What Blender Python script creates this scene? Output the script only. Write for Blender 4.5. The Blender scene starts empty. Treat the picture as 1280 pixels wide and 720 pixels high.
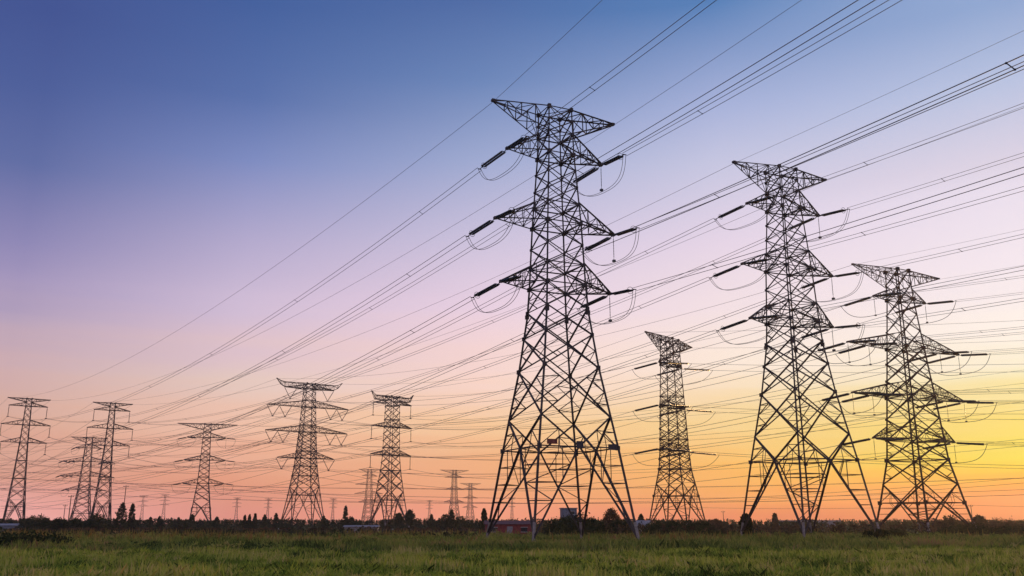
import bpy, math, random
import numpy as np
from mathutils import Vector, Matrix

random.seed(7)
R = math.radians
scene = bpy.context.scene
col = scene.collection

# ------------------------------------------------------------------ camera
EYE = 2.5
PITCH = math.atan(294 / 1150)
cam_data = bpy.data.cameras.new("camera")
cam_data.sensor_width = 36
cam_data.lens = 36 * 1150 / 1280
cam_data.clip_start = 0.1
cam_data.clip_end = 20000
cam = bpy.data.objects.new("camera", cam_data)
cam.location = (0, 0, EYE)
cam.rotation_euler = (math.pi / 2 + PITCH, 0, 0)
col.objects.link(cam)
scene.camera = cam

# ------------------------------------------------------------------ sky
SUN_AZ, SUN_EL = 38.0, 5.0          # degrees right of +Y, above the horizon
world = bpy.data.worlds.new("World")
scene.world = world
world.use_nodes = True
wt = world.node_tree
wt.nodes.clear()


def lin(c):
    out = []
    for v in c:
        v /= 255.0
        out.append(v / 12.92 if v <= 0.04045 else ((v + 0.055) / 1.055) ** 2.4)
    return (*out, 1.0)


def wn(t, **k):
    n = wt.nodes.new(t)
    for a, b in k.items():
        setattr(n, a, b)
    return n


def wmath(op, a, b=None, clamp=False):
    n = wn('ShaderNodeMath', operation=op, use_clamp=clamp)
    for i, v in enumerate((a, b)):
        if v is None:
            continue
        if isinstance(v, (int, float)):
            n.inputs[i].default_value = v
        else:
            wt.links.new(v, n.inputs[i])
    return n.outputs[0]


# dusk sky colour by elevation (degrees) for five bearings east of north
SKY = [  # zenith and behind-camera stops brightened to fill-light the grass
    (-28.9, [(-3, (1.0631, 0.4869, 0.4324)), (0.66, (1.0631, 0.4869, 0.4324)), (2.25, (0.7591, 0.3571, 0.2613)), (5.21, (0.7155, 0.407, 0.3126)), (6.5, (0.686, 0.4219, 0.361)), (8.65, (0.6232, 0.4176, 0.44)), (10.81, (0.4913, 0.3715, 0.497)), (12.98, (0.3679, 0.3017, 0.5029)), (15.15, (0.2702, 0.2428, 0.4624)), (19.45, (0.1151, 0.1508, 0.3669)), (23.67, (0.0713, 0.1103, 0.3191)), (27.77, (0.0537, 0.0874, 0.284)), (46, (0.0618, 0.1005, 0.3266)), (90, (0.352, 0.445, 0.687))]),
    (-16.8, [(-3, (0.8434, 0.3004, 0.2252)), (0.72, (0.8434, 0.3004, 0.2252)), (2.32, (0.8388, 0.342, 0.2046)), (5.23, (0.8888, 0.5267, 0.3879)), (8.43, (0.7906, 0.5835, 0.521)), (10.42, (0.7305, 0.5336, 0.5969)), (12.66, (0.6376, 0.5089, 0.6721)), (16.62, (0.4511, 0.397, 0.6105)), (21.35, (0.2058, 0.2584, 0.5271)), (25.06, (0.0986, 0.1627, 0.4023)), (30.44, (0.0555, 0.115, 0.333)), (46, (0.0638, 0.1322, 0.383)), (90, (0.352, 0.445, 0.687))]),
    (-2, [(-3, (1.007, 0.3501, 0.2054)), (0.66, (1.007, 0.3501, 0.2054)), (1.46, (0.9599, 0.3758, 0.1725)), (3.51, (0.9044, 0.4469, 0.2204)), (5.3, (0.9463, 0.5858, 0.3271)), (8.58, (0.9504, 0.6719, 0.5962)), (10.85, (0.9043, 0.6584, 0.6651)), (13.19, (0.8176, 0.6308, 0.7527)), (17.32, (0.6064, 0.5395, 0.7157)), (22.25, (0.3425, 0.397, 0.6308)), (27.06, (0.1456, 0.2353, 0.48)), (31.7, (0.0757, 0.1454, 0.3722)), (46, (0.0871, 0.1672, 0.428)), (90, (0.352, 0.445, 0.687))]),
    (13.6, [(-3, (0.8185, 0.2001, 0.0695)), (0.55, (0.8185, 0.2001, 0.0695)), (1.19, (0.9241, 0.3357, 0.055)), (3.42, (0.9602, 0.4981, 0.1087)), (5.64, (0.9189, 0.6449, 0.2756)), (9.52, (0.9678, 0.8069, 0.6892)), (13.0, (0.8967, 0.7454, 0.7758)), (16.73, (0.784, 0.6592, 0.7913)), (21.67, (0.5528, 0.5551, 0.7454)), (24.84, (0.3827, 0.4407, 0.6943)), (30.9, (0.0876, 0.2082, 0.4688)), (46, (0.1007, 0.2394, 0.5391)), (90, (0.352, 0.445, 0.687))]),
    (29.6, [(-3, (0.5438, 0.0679, 0.0106)), (0.5, (0.5438, 0.0679, 0.0106)), (1.21, (0.7396, 0.1268, 0.0071)), (2.0, (0.835, 0.2925, 0.0055)), (2.68, (0.835, 0.5193, 0.0061)), (3.69, (0.7396, 0.6442, 0.039)), (5.66, (0.835, 0.652, 0.1541)), (7.72, (0.8421, 0.7721, 0.4987)), (10.19, (0.9287, 0.8473, 0.7929)), (13.89, (0.8599, 0.7707, 0.8473)), (18.0, (0.7935, 0.7171, 0.8388)), (19.51, (0.6964, 0.6326, 0.7614)), (23.74, (0.4704, 0.5344, 0.7458)), (27.86, (0.2699, 0.3782, 0.6316)), (46, (0.3104, 0.4349, 0.7263)), (90, (0.352, 0.445, 0.687))]),
    (75, [(-3, (0.6724, 0.2623, 0.1812)), (2.4, (0.807, 0.3325, 0.1274)), (6, (0.8388, 0.491, 0.2623)), (12, (0.7605, 0.5776, 0.6105)), (22, (0.4564, 0.4678, 0.6795)), (35, (0.1878, 0.2705, 0.5149)), (90, (0.3515, 0.4452, 0.6867))]),
    (180, [(-3, (0.4342, 0.3419, 0.4342)), (3, (0.7305, 0.5149, 0.5395)), (9, (0.855, 0.6172, 0.6172)), (16, (0.6867, 0.5776, 0.7157)), (30, (0.4342, 0.4678, 0.7157)), (90, (0.3515, 0.4452, 0.6867))]),
]
tc = wn('ShaderNodeTexCoord')
nrm = wn('ShaderNodeVectorMath', operation='NORMALIZE')
wt.links.new(tc.outputs['Generated'], nrm.inputs[0])
sep = wn('ShaderNodeSeparateXYZ')
wt.links.new(nrm.outputs[0], sep.inputs[0])
elev = wmath('ARCSINE', sep.outputs['Z'])
# thin streaks of high vapour low in the sky: they shift the band heights a little
mp = wn('ShaderNodeMapping')
mp.inputs['Scale'].default_value = (1.6, 1.6, 26)
wt.links.new(nrm.outputs[0], mp.inputs[0])
nz = wn('ShaderNodeTexNoise')
nz.inputs['Scale'].default_value = 1.6
nz.inputs['Detail'].default_value = 4
nz.inputs['Roughness'].default_value = 0.55
wt.links.new(mp.outputs[0], nz.inputs['Vector'])
wob = wmath('MULTIPLY', wmath('SUBTRACT', nz.outputs['Fac'], 0.5), R(4.6))
low = wmath('SUBTRACT', 1.0, wmath('MULTIPLY', wmath('ABSOLUTE', wmath('SUBTRACT', elev, R(7))), 1 / R(9)), clamp=True)
elev2 = wmath('ADD', elev, wmath('MULTIPLY', wob, low))
pos = wmath('DIVIDE', wmath('ADD', elev2, R(4)), R(94))
az = wn('ShaderNodeMath', operation='ARCTAN2')
wt.links.new(sep.outputs['X'], az.inputs[0])
wt.links.new(sep.outputs['Y'], az.inputs[1])
az = az.outputs[0]


def ramp(stops):
    n = wn('ShaderNodeValToRGB')
    n.color_ramp.interpolation = 'LINEAR'
    e = n.color_ramp.elements
    while len(e) < len(stops):
        e.new(0.5)
    for k, (a, c) in enumerate(stops):
        e[k].position = (a + 4) / 94
    for k, (a, c) in enumerate(stops):
        e[k].color = (*c, 1)
    wt.links.new(pos, n.inputs[0])
    return n.outputs['Color']


def wmix(fac, a, b):
    n = wn('ShaderNodeMix', data_type='RGBA')
    wt.links.new(fac, n.inputs[0])
    wt.links.new(a, n.inputs[6])
    wt.links.new(b, n.inputs[7])
    return n.outputs[2]


def seg(a0, a1):
    n = wn('ShaderNodeMapRange', clamp=True)
    n.inputs['From Min'].default_value = R(a0)
    n.inputs['From Max'].default_value = R(a1)
    wt.links.new(az, n.inputs['Value'])
    return n.outputs[0]


cols = [ramp(s) for _, s in SKY]
cur = wmix(seg(-180, -60), cols[6], cols[0])
prev = -28.5
for k in range(1, 7):
    cur = wmix(seg(SKY[k - 1][0], SKY[k][0]), cur, cols[k])
nish = wn('ShaderNodeTexSky', sky_type='NISHITA')
nish.sun_disc = False
nish.sun_elevation = R(SUN_EL)
nish.sun_rotation = R(SUN_AZ)
bg_sky = wn('ShaderNodeBackground')
bg_sky.inputs['Strength'].default_value = 0.004
wt.links.new(nish.outputs[0], bg_sky.inputs['Color'])
bg = wn('ShaderNodeBackground')
bg.inputs['Strength'].default_value = 1.0
wt.links.new(cur, bg.inputs['Color'])
addb = wn('ShaderNodeAddShader')
wt.links.new(bg.outputs[0], addb.inputs[0])
wt.links.new(bg_sky.outputs[0], addb.inputs[1])
wo = wn('ShaderNodeOutputWorld')
wt.links.new(addb.outputs[0], wo.inputs['Surface'])

# ------------------------------------------------------------------ sun
sd = bpy.data.lights.new("sun", 'SUN')
sd.energy = 1.1
sd.angle = R(3)
sd.color = (1.0, 0.56, 0.22)
sun = bpy.data.objects.new("sun", sd)
sv = Vector((math.sin(R(SUN_AZ)) * math.cos(R(SUN_EL)), math.cos(R(SUN_AZ)) * math.cos(R(SUN_EL)), math.sin(R(SUN_EL))))
sun.rotation_euler = sv.to_track_quat('Z', 'Y').to_euler()
sun.location = sv * 200
col.objects.link(sun)

scene.view_settings.view_transform = 'Standard'
scene.view_settings.look = 'None'
scene.view_settings.exposure = 0
scene.view_settings.gamma = 1
scene.view_settings.use_curve_mapping = False
scene.render.engine = 'CYCLES'
scene.cycles.max_bounces = 6
scene.cycles.volume_bounces = 1
scene.cycles.transparent_max_bounces = 8


# ------------------------------------------------------------------ materials
def material(name, build):
    m = bpy.data.materials.new(name)
    m.use_nodes = True
    nt = m.node_tree
    b = nt.nodes['Principled BSDF']
    build(nt, b)
    return m


def ncol(nt, b, c1, c2, scale=3.0, rough=0.6, metal=0.0, detail=4, spec=0.3, coord='Object', vscale=(1, 1, 1), lo=.35, hi=.65):
    t = nt.nodes.new('ShaderNodeTexCoord')
    m = nt.nodes.new('ShaderNodeMapping')
    m.inputs['Scale'].default_value = vscale
    n = nt.nodes.new('ShaderNodeTexNoise')
    n.inputs['Scale'].default_value = scale
    n.inputs['Detail'].default_value = detail
    r = nt.nodes.new('ShaderNodeValToRGB')
    r.color_ramp.elements[0].position = lo
    r.color_ramp.elements[1].position = hi
    r.color_ramp.elements[0].color = (*c1, 1)
    r.color_ramp.elements[1].color = (*c2, 1)
    nt.links.new(t.outputs[coord], m.inputs[0])
    nt.links.new(m.outputs[0], n.inputs['Vector'])
    nt.links.new(n.outputs['Fac'], r.inputs[0])
    nt.links.new(r.outputs[0], b.inputs['Base Color'])
    b.inputs['Roughness'].default_value = rough
    b.inputs['Metallic'].default_value = metal
    b.inputs['Specular IOR Level'].default_value = spec
    return r


def simple(name, c1, c2, **k):
    return material(name, lambda nt, b: ncol(nt, b, c1, c2, **k))


M = {}
M['steel'] = simple('dark_weathered_steel', (.02, .018, .025), (.045, .038, .042), scale=.7, rough=.6, metal=.0, spec=.25)
M['steel_brown'] = simple('rust_brown_steel', (.022, .008, .009), (.05, .018, .016), scale=.6, rough=.65, spec=.2)
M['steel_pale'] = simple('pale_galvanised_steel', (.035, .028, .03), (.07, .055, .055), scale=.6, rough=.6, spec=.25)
M['leg_skylight'] = simple('painted_skylight_leg_base', (.15, .135, .135), (.27, .24, .24), scale=3, rough=.6)  # paler tone paints skylight onto the lower legs
M['concrete'] = simple('concrete', (.25, .24, .22), (.38, .36, .33), scale=4, rough=.9)
M['porcelain'] = simple('dark_teal_glass', (.008, .018, .03), (.015, .03, .04), scale=8, rough=.25, spec=.4)
M['cable'] = simple('aluminium_cable', (.05, .05, .06), (.09, .085, .09), scale=2, rough=.5, spec=.2)
M['plate_red'] = simple('faded_red_plate', (.10, .02, .02), (.2, .05, .04), scale=4, rough=.5)
M['plate_dark'] = simple('dark_blue_plate', (.012, .016, .03), (.03, .03, .05), scale=4, rough=.5)
M['wood'] = simple('weathered_pole_wood', (.05, .035, .03), (.09, .065, .05), scale=6, rough=.9)
M['red_wall'] = simple('brick_red_wall', (.15, .025, .035), (.22, .045, .045), scale=2, rough=.85)
M['grey_wall'] = simple('blue_grey_sheet_wall', (.10, .12, .17), (.16, .18, .24), scale=2, rough=.7)
M['pale_wall'] = simple('pale_render_wall', (.38, .36, .38), (.52, .49, .50), scale=2, rough=.85)
M['roof'] = simple('grey_roof_sheet', (.16, .15, .17), (.26, .24, .26), scale=3, rough=.8)
M['red_roof'] = simple('dull_red_roof', (.07, .03, .035), (.14, .055, .055), scale=2, rough=.85)
M['glass'] = simple('dark_window_glass', (.015, .018, .025), (.03, .035, .045), scale=3, rough=.15, spec=.5)
M['bark'] = simple('bark', (.03, .022, .018), (.07, .05, .04), scale=8, rough=.95)


def leafmat(name, stops, patch=0.03, trans=0.25):
    """per-blade attribute 'hue' plus slow soil/species patches pick the leaf colour"""
    m = bpy.data.materials.new(name)
    m.use_nodes = True
    nt = m.node_tree
    nt.nodes.clear()
    at = nt.nodes.new('ShaderNodeAttribute'); at.attribute_name = 'hue'
    t = nt.nodes.new('ShaderNodeNewGeometry')
    n = nt.nodes.new('ShaderNodeTexNoise')
    n.inputs['Scale'].default_value = patch
    n.inputs['Detail'].default_value = 5
    n.inputs['Roughness'].default_value = .65
    nt.links.new(t.outputs['Position'], n.inputs['Vector'])
    a = nt.nodes.new('ShaderNodeMath'); a.operation = 'MULTIPLY_ADD'
    a.inputs[1].default_value = 2.2
    a.inputs[2].default_value = -1.1
    nt.links.new(n.outputs['Fac'], a.inputs[0])
    b = nt.nodes.new('ShaderNodeMath'); b.operation = 'ADD'
    nt.links.new(at.outputs['Fac'], b.inputs[0])
    nt.links.new(a.outputs[0], b.inputs[1])
    r = nt.nodes.new('ShaderNodeValToRGB')
    e = r.color_ramp.elements
    while len(e) < len(stops):
        e.new(.5)
    for k, (p, c) in enumerate(stops):
        e[k].position = p
    for k, (p, c) in enumerate(stops):
        e[k].color = (*c, 1)
    nt.links.new(b.outputs[0], r.inputs[0])
    d = nt.nodes.new('ShaderNodeBsdfDiffuse')
    tr = nt.nodes.new('ShaderNodeBsdfTranslucent')
    nt.links.new(r.outputs[0], d.inputs[0])
    nt.links.new(r.outputs[0], tr.inputs[0])
    mx = nt.nodes.new('ShaderNodeMixShader'); mx.inputs[0].default_value = trans
    nt.links.new(d.outputs[0], mx.inputs[1])
    nt.links.new(tr.outputs[0], mx.inputs[2])
    o = nt.nodes.new('ShaderNodeOutputMaterial')
    nt.links.new(mx.outputs[0], o.inputs['Surface'])
    return m


M['grass'] = leafmat('field_grass', [(0, (.05, .08, .018)), (.3, (.18, .27, .04)), (.6, (.37, .43, .065)), (.9, (.46, .42, .12)), (1, (.55, .45, .17))], .09, .38)
M['weeds'] = leafmat('tall_weeds', [(0, (.035, .06, .018)), (.35, (.14, .19, .042)), (.65, (.30, .32, .07)), (.9, (.34, .25, .10)), (1, (.36, .20, .10))], .05, .3)
M['leaf'] = leafmat('dark_leaves', [(0, (.010, .018, .009)), (.5, (.026, .038, .016)), (1, (.065, .065, .026))], .1, .12)
M['rust'] = leafmat('rusty_seed_heads', [(0, (.12, .12, .035)), (.5, (.22, .17, .05)), (1, (.28, .14, .05))], .08, .3)
M['leaf_brown'] = leafmat('brown_scrub', [(0, (.035, .028, .018)), (.5, (.075, .048, .03)), (1, (.13, .075, .04))], .06, .15)


def ground_build(nt, b):
    r = ncol(nt, b, (.035, .034, .014), (.09, .08, .032), scale=.09, rough=1, detail=8, spec=0, coord='Object')
    t = nt.nodes.new('ShaderNodeTexCoord')
    n = nt.nodes.new('ShaderNodeTexNoise')
    n.inputs['Scale'].default_value = 1.3
    n.inputs['Detail'].default_value = 6
    bp = nt.nodes.new('ShaderNodeBump')
    bp.inputs['Strength'].default_value = .6
    bp.inputs['Distance'].default_value = .3
    nt.links.new(t.outputs['Object'], n.inputs['Vector'])
    nt.links.new(n.outputs['Fac'], bp.inputs['Height'])
    nt.links.new(bp.outputs[0], b.inputs['Normal'])


M['ground'] = material('field_soil_and_grass', ground_build)
M['track'] = simple('dry_reddish_earth', (.16, .085, .05), (.27, .16, .09), scale=.5, rough=1, spec=0)


# ------------------------------------------------------------------ helpers
def tag(o, label=None, cat=None, group=None, kind=None):
    if label:
        o['label'] = label
    if cat:
        o['category'] = cat
    if group:
        o['group'] = group
    if kind:
        o['kind'] = kind
    return o


def empty(name, loc=(0, 0, 0), rz=0.0):
    o = bpy.data.objects.new(name, None)
    o.location = loc
    o.rotation_euler = (0, 0, rz)
    col.objects.link(o)
    return o


def link(name, me, parent=None, loc=None):
    o = bpy.data.objects.new(name, me)
    col.objects.link(o)
    if parent:
        o.parent = parent
    if loc is not None:
        o.location = loc
    return o


def np_mesh(name, verts, faces, mat, hue=None, smooth=False):
    """verts (n,3), faces (m,k) with k fixed"""
    me = bpy.data.meshes.new(name)
    verts = np.asarray(verts, dtype=np.float32)
    faces = np.asarray(faces, dtype=np.int32)
    n, k = len(faces), faces.shape[1]
    me.vertices.add(len(verts))
    me.vertices.foreach_set('co', verts.ravel())
    me.loops.add(n * k)
    me.loops.foreach_set('vertex_index', faces.ravel())
    me.polygons.add(n)
    me.polygons.foreach_set('loop_start', np.arange(0, n * k, k, dtype=np.int32))
    me.polygons.foreach_set('loop_total', np.full(n, k, dtype=np.int32))
    if smooth:
        me.polygons.foreach_set('use_smooth', np.ones(n, dtype=bool))
    me.update(calc_edges=True)
    if hue is not None:
        a = me.attributes.new('hue', 'FLOAT', 'POINT')
        a.data.foreach_set('value', np.asarray(hue, dtype=np.float32))
    me.materials.append(mat)
    return me


class MB:
    def __init__(self):
        self.v, self.f = [], []

    def angle(self, p, q, a, flip=1):
        """steel angle section (an L) from p to q, leg width a"""
        p, q = Vector(p), Vector(q)
        d = q - p
        if d.length < 1e-4:
            return
        d.normalize()
        up = Vector((0, 0, 1)) if abs(d.z) < .9 else Vector((1, 0, 0))
        x = d.cross(up).normalized() * flip
        y = d.cross(x).normalized()
        t = a * .22
        pr = [(-.5, -.5), (.5, -.5), (.5, -.5 + .22), (-.5 + .22, -.5 + .22), (-.5 + .22, .5), (-.5, .5)]
        b = len(self.v)
        for c in (p, q):
            for s, u in pr:
                self.v.append(c + x * (s * a) + y * (u * a))
        for i in range(6):
            j = (i + 1) % 6
            self.f.append((b + i, b + j, b + 6 + j, b + 6 + i))
        self.f.append((b + 0, b + 3, b + 2, b + 1)); self.f.append((b + 0, b + 5, b + 4, b + 3))
        self.f.append((b + 6, b + 7, b + 8, b + 9)); self.f.append((b + 6, b + 9, b + 10, b + 11))

    def box(self, c, s, rot=None):
        b = len(self.v)
        c = Vector(c)
        for z in (-.5, .5):
            for x, y in ((-.5, -.5), (.5, -.5), (.5, .5), (-.5, .5)):
                w = Vector((x * s[0], y * s[1], z * s[2]))
                if rot is not None:
                    w = rot @ w
                self.v.append(c + w)
        for q in ((0, 3, 2, 1), (4, 5, 6, 7), (0, 1, 5, 4), (1, 2, 6, 5), (2, 3, 7, 6), (3, 0, 4, 7)):
            self.f.append(tuple(b + i for i in q))

    def tube(self, pts, rad, n=6, caps=True):
        pts = [Vector(p) for p in pts]
        m = len(pts)
        rs = rad if isinstance(rad, (list, tuple)) else [rad] * m
        b = len(self.v)
        for i, p in enumerate(pts):
            d = (pts[min(i + 1, m - 1)] - pts[max(i - 1, 0)]).normalized()
            up = Vector((0, 0, 1)) if abs(d.z) < .95 else Vector((1, 0, 0))
            x = d.cross(up).normalized()
            y = d.cross(x)
            for k in range(n):
                a = 2 * math.pi * k / n
                self.v.append(p + (x * math.cos(a) + y * math.sin(a)) * rs[i])
        for i in range(m - 1):
            for k in range(n):
                j = (k + 1) % n
                self.f.append((b + i * n + k, b + i * n + j, b + (i + 1) * n + j, b + (i + 1) * n + k))
        if caps:
            self.f.append(tuple(b + k for k in range(n))[::-1])
            self.f.append(tuple(b + (m - 1) * n + k for k in range(n)))

    def mesh(self, name, mat):
        me = bpy.data.meshes.new(name)
        me.from_pydata([tuple(v) for v in self.v], [], self.f)
        me.materials.append(mat)
        me.update()
        return me

    def build(self, name, mat, parent=None, loc=None):
        return link(name, self.mesh(name, mat), parent, loc)


def lerp(a, b, t):
    return Vector(a) * (1 - t) + Vector(b) * t


def interp(prof, z):
    for (z0, w0), (z1, w1) in zip(prof, prof[1:]):
        if z <= z1:
            return w0 + (w1 - w0) * (z - z0) / (z1 - z0)
    return prof[-1][1]


# ------------------------------------------------------------------ lattice pylons
# levels: (z, half arm length, chord depth, [hang positions as fractions of arm])
TYPES = {
    'big': dict(H=54.7, prof=[(0, 6.65), (11, 5.1), (20.6, 3.6), (27.5, 2.8), (31, 2.6), (39, 2.3), (48.4, 1.75), (54.7, 1.6)],
                beam=11.0, vtop=14.6, X=[14.6, 20.6, 24.7, 28, 31, 33.6, 36.2, 39, 41.6, 43.9, 46.2, 48.4, 51.3, 53, 54.7],
                hor=[31, 33.6, 39, 41.6, 48.4, 51.3, 54.7], top=(8.8, 3.3, 0.0),
                arms=[(48.5, 6.8, 2.9, [1]), (39, 8.4, 2.9, [1]), (31, 7.6, 2.9, [1])],
                leg=.32, br=.155, red=.10, string=6.2, drop=3.5),
    'broad': dict(H=58.0, prof=[(0, 7.2), (6.7, 5.9), (15.7, 4.35), (29.3, 3.45), (40.2, 2.7), (51.4, 1.95), (58, 1.75)],
                  beam=6.7, vtop=10.6, X=[10.6, 15.7, 20, 24.6, 29.3, 33, 36.8, 40.2, 44, 47.8, 51.4, 54.8, 58],
                  hor=[15.7, 20, 29.3, 40.2, 51.4, 58], top=(13.8, 3.8, 0.0),
                  arms=[(51.4, 8.2, 2.4, [1]), (40.2, 17.5, 3.2, [.58, 1]), (29.3, 17.5, 3.2, [.58, 1]), (20.0, 12.5, 3.0, [1])],
                  leg=.50, br=.20, red=.09, string=8.0, drop=4.4),
    'tall': dict(H=55.3, prof=[(0, 6.3), (10, 4.7), (17.5, 3.4), (23, 3.05), (35.4, 2.65), (47.7, 2.2), (55.3, 2.0)],
                 beam=10.0, vtop=13.4, X=[13.4, 17.5, 20.3, 23, 26, 29, 32.2, 35.4, 38.4, 41.5, 44.6, 47.7, 50.5, 53, 55.3],
                 hor=[17.5, 23, 26, 35.4, 38.4, 47.7, 50.5, 55.3], top=(15.0, 3.8, 0.0),
                 arms=[(47.7, 7.2, 2.0, [1]), (35.4, 7.6, 2.0, [1]), (23, 8.6, 2.0, [1])],
                 leg=.42, br=.2, red=.13, string=9.5, drop=4.8),
    'slim': dict(H=52.0, prof=[(0, 3.9), (9, 3.1), (20, 2.2), (34, 1.45), (52, .95)],
                 beam=9.0, vtop=12.0, X=[12, 16, 20, 23.5, 27, 30.5, 34, 37, 39.5, 41.3, 44, 46.5, 48.9, 50.5, 52],
                 hor=[20, 27, 34, 41.3, 48.9, 52], top=(7.7, 1.4, 0.0),
                 arms=[(48.9, 7.0, 1.5, [1]), (41.3, 8.9, 2.0, [1]), (34.2, 8.2, 2.0, [1])],
                 leg=.36, br=.2, red=.12, string=4.4, drop=0, susp='I'),
    'wide': dict(H=61.2, prof=[(0, 7.4), (14, 5.2), (26, 3.7), (40.4, 2.8), (51.1, 2.3), (61.2, 1.9)],
                 beam=14.0, vtop=17.5, X=[17.5, 22, 26, 29.3, 32.3, 35, 37.8, 40.4, 43.3, 46, 48.6, 51.1, 54, 57, 59.2, 61.2],
                 hor=[22, 26, 29.3, 32.3, 40.4, 43.3, 51.1, 54, 59.2, 61.2], top=(14.8, 2.4, 1.3),
                 arms=[(59.0, 11.0, 1.6, [.72]), (51.1, 18.2, 2.6, [.5, .84]), (40.4, 18.2, 2.6, [.5, .84]), (29.3, 12.4, 2.4, [.78])],
                 leg=.42, br=.22, red=.12, string=4.6, drop=0, susp='V'),
    'stocky': dict(H=51.6, prof=[(0, 5.6), (10, 4.2), (22, 2.7), (33.5, 2.2), (51.6, 1.6)],
                   beam=10.0, vtop=13.0, X=[13, 17.5, 22, 25, 28, 30.8, 33.5, 36.5, 39.5, 42.2, 44.8, 47.5, 49.6, 51.6],
                   hor=[22, 25, 33.5, 36.5, 44.8, 47.5, 51.6], top=(14.4, 3.0, 0.0),
                   arms=[(44.8, 9.5, 2.2, [1]), (33.5, 10.0, 2.2, [1]), (22.0, 10.0, 2.2, [1])],
                   leg=.42, br=.22, red=.12, string=7.0, drop=5.0),
    'branchy': dict(H=52.0, prof=[(0, 6.0), (8, 4.6), (21.7, 3.0), (38, 2.2), (52, 1.6)],
                    beam=8.0, vtop=11.0, X=[11, 15, 18.5, 21.7, 25, 29.5, 33.5, 37.9, 42, 45.9, 49, 52],
                    hor=[21.7, 29.5, 37.9, 45.9, 52], top=(10.0, 3.0, 0.0),
                    arms=[(45.9, 7.0, 2.0, [1]), (37.9, 13.0, 2.6, [.6, 1]), (29.5, 13.5, 2.6, [.6, 1]), (21.7, 10.0, 2.4, [1])],
                    leg=.42, br=.22, red=.12, string=6.5, drop=4.0),
    'eared': dict(H=50.2, prof=[(0, 5.6), (11, 4.0), (22, 2.7), (28, 2.3), (50.2, 1.9)],
                  beam=11.0, vtop=14.0, X=[14, 18, 22, 25, 27.8, 30.6, 33.3, 36, 38.5, 41.3, 44, 46.4, 48.4, 50.2],
                  hor=[11, 22, 27.8, 30.6, 38.5, 41.3, 46.6, 50.2], top=(10.0, 1.8, 1.4),
                  arms=[(47.4, 9.0, 1.6, [1]), (38.5, 9.4, 1.8, [1]), (27.8, 9.4, 1.8, [1])],
                  leg=.40, br=.22, red=.12, string=4.8, drop=0, susp='I'),
}
_cache = {}


def corners(w, z):
    return [Vector((w, w, z)), Vector((w, -w, z)), Vector((-w, -w, z)), Vector((-w, w, z))]


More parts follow.
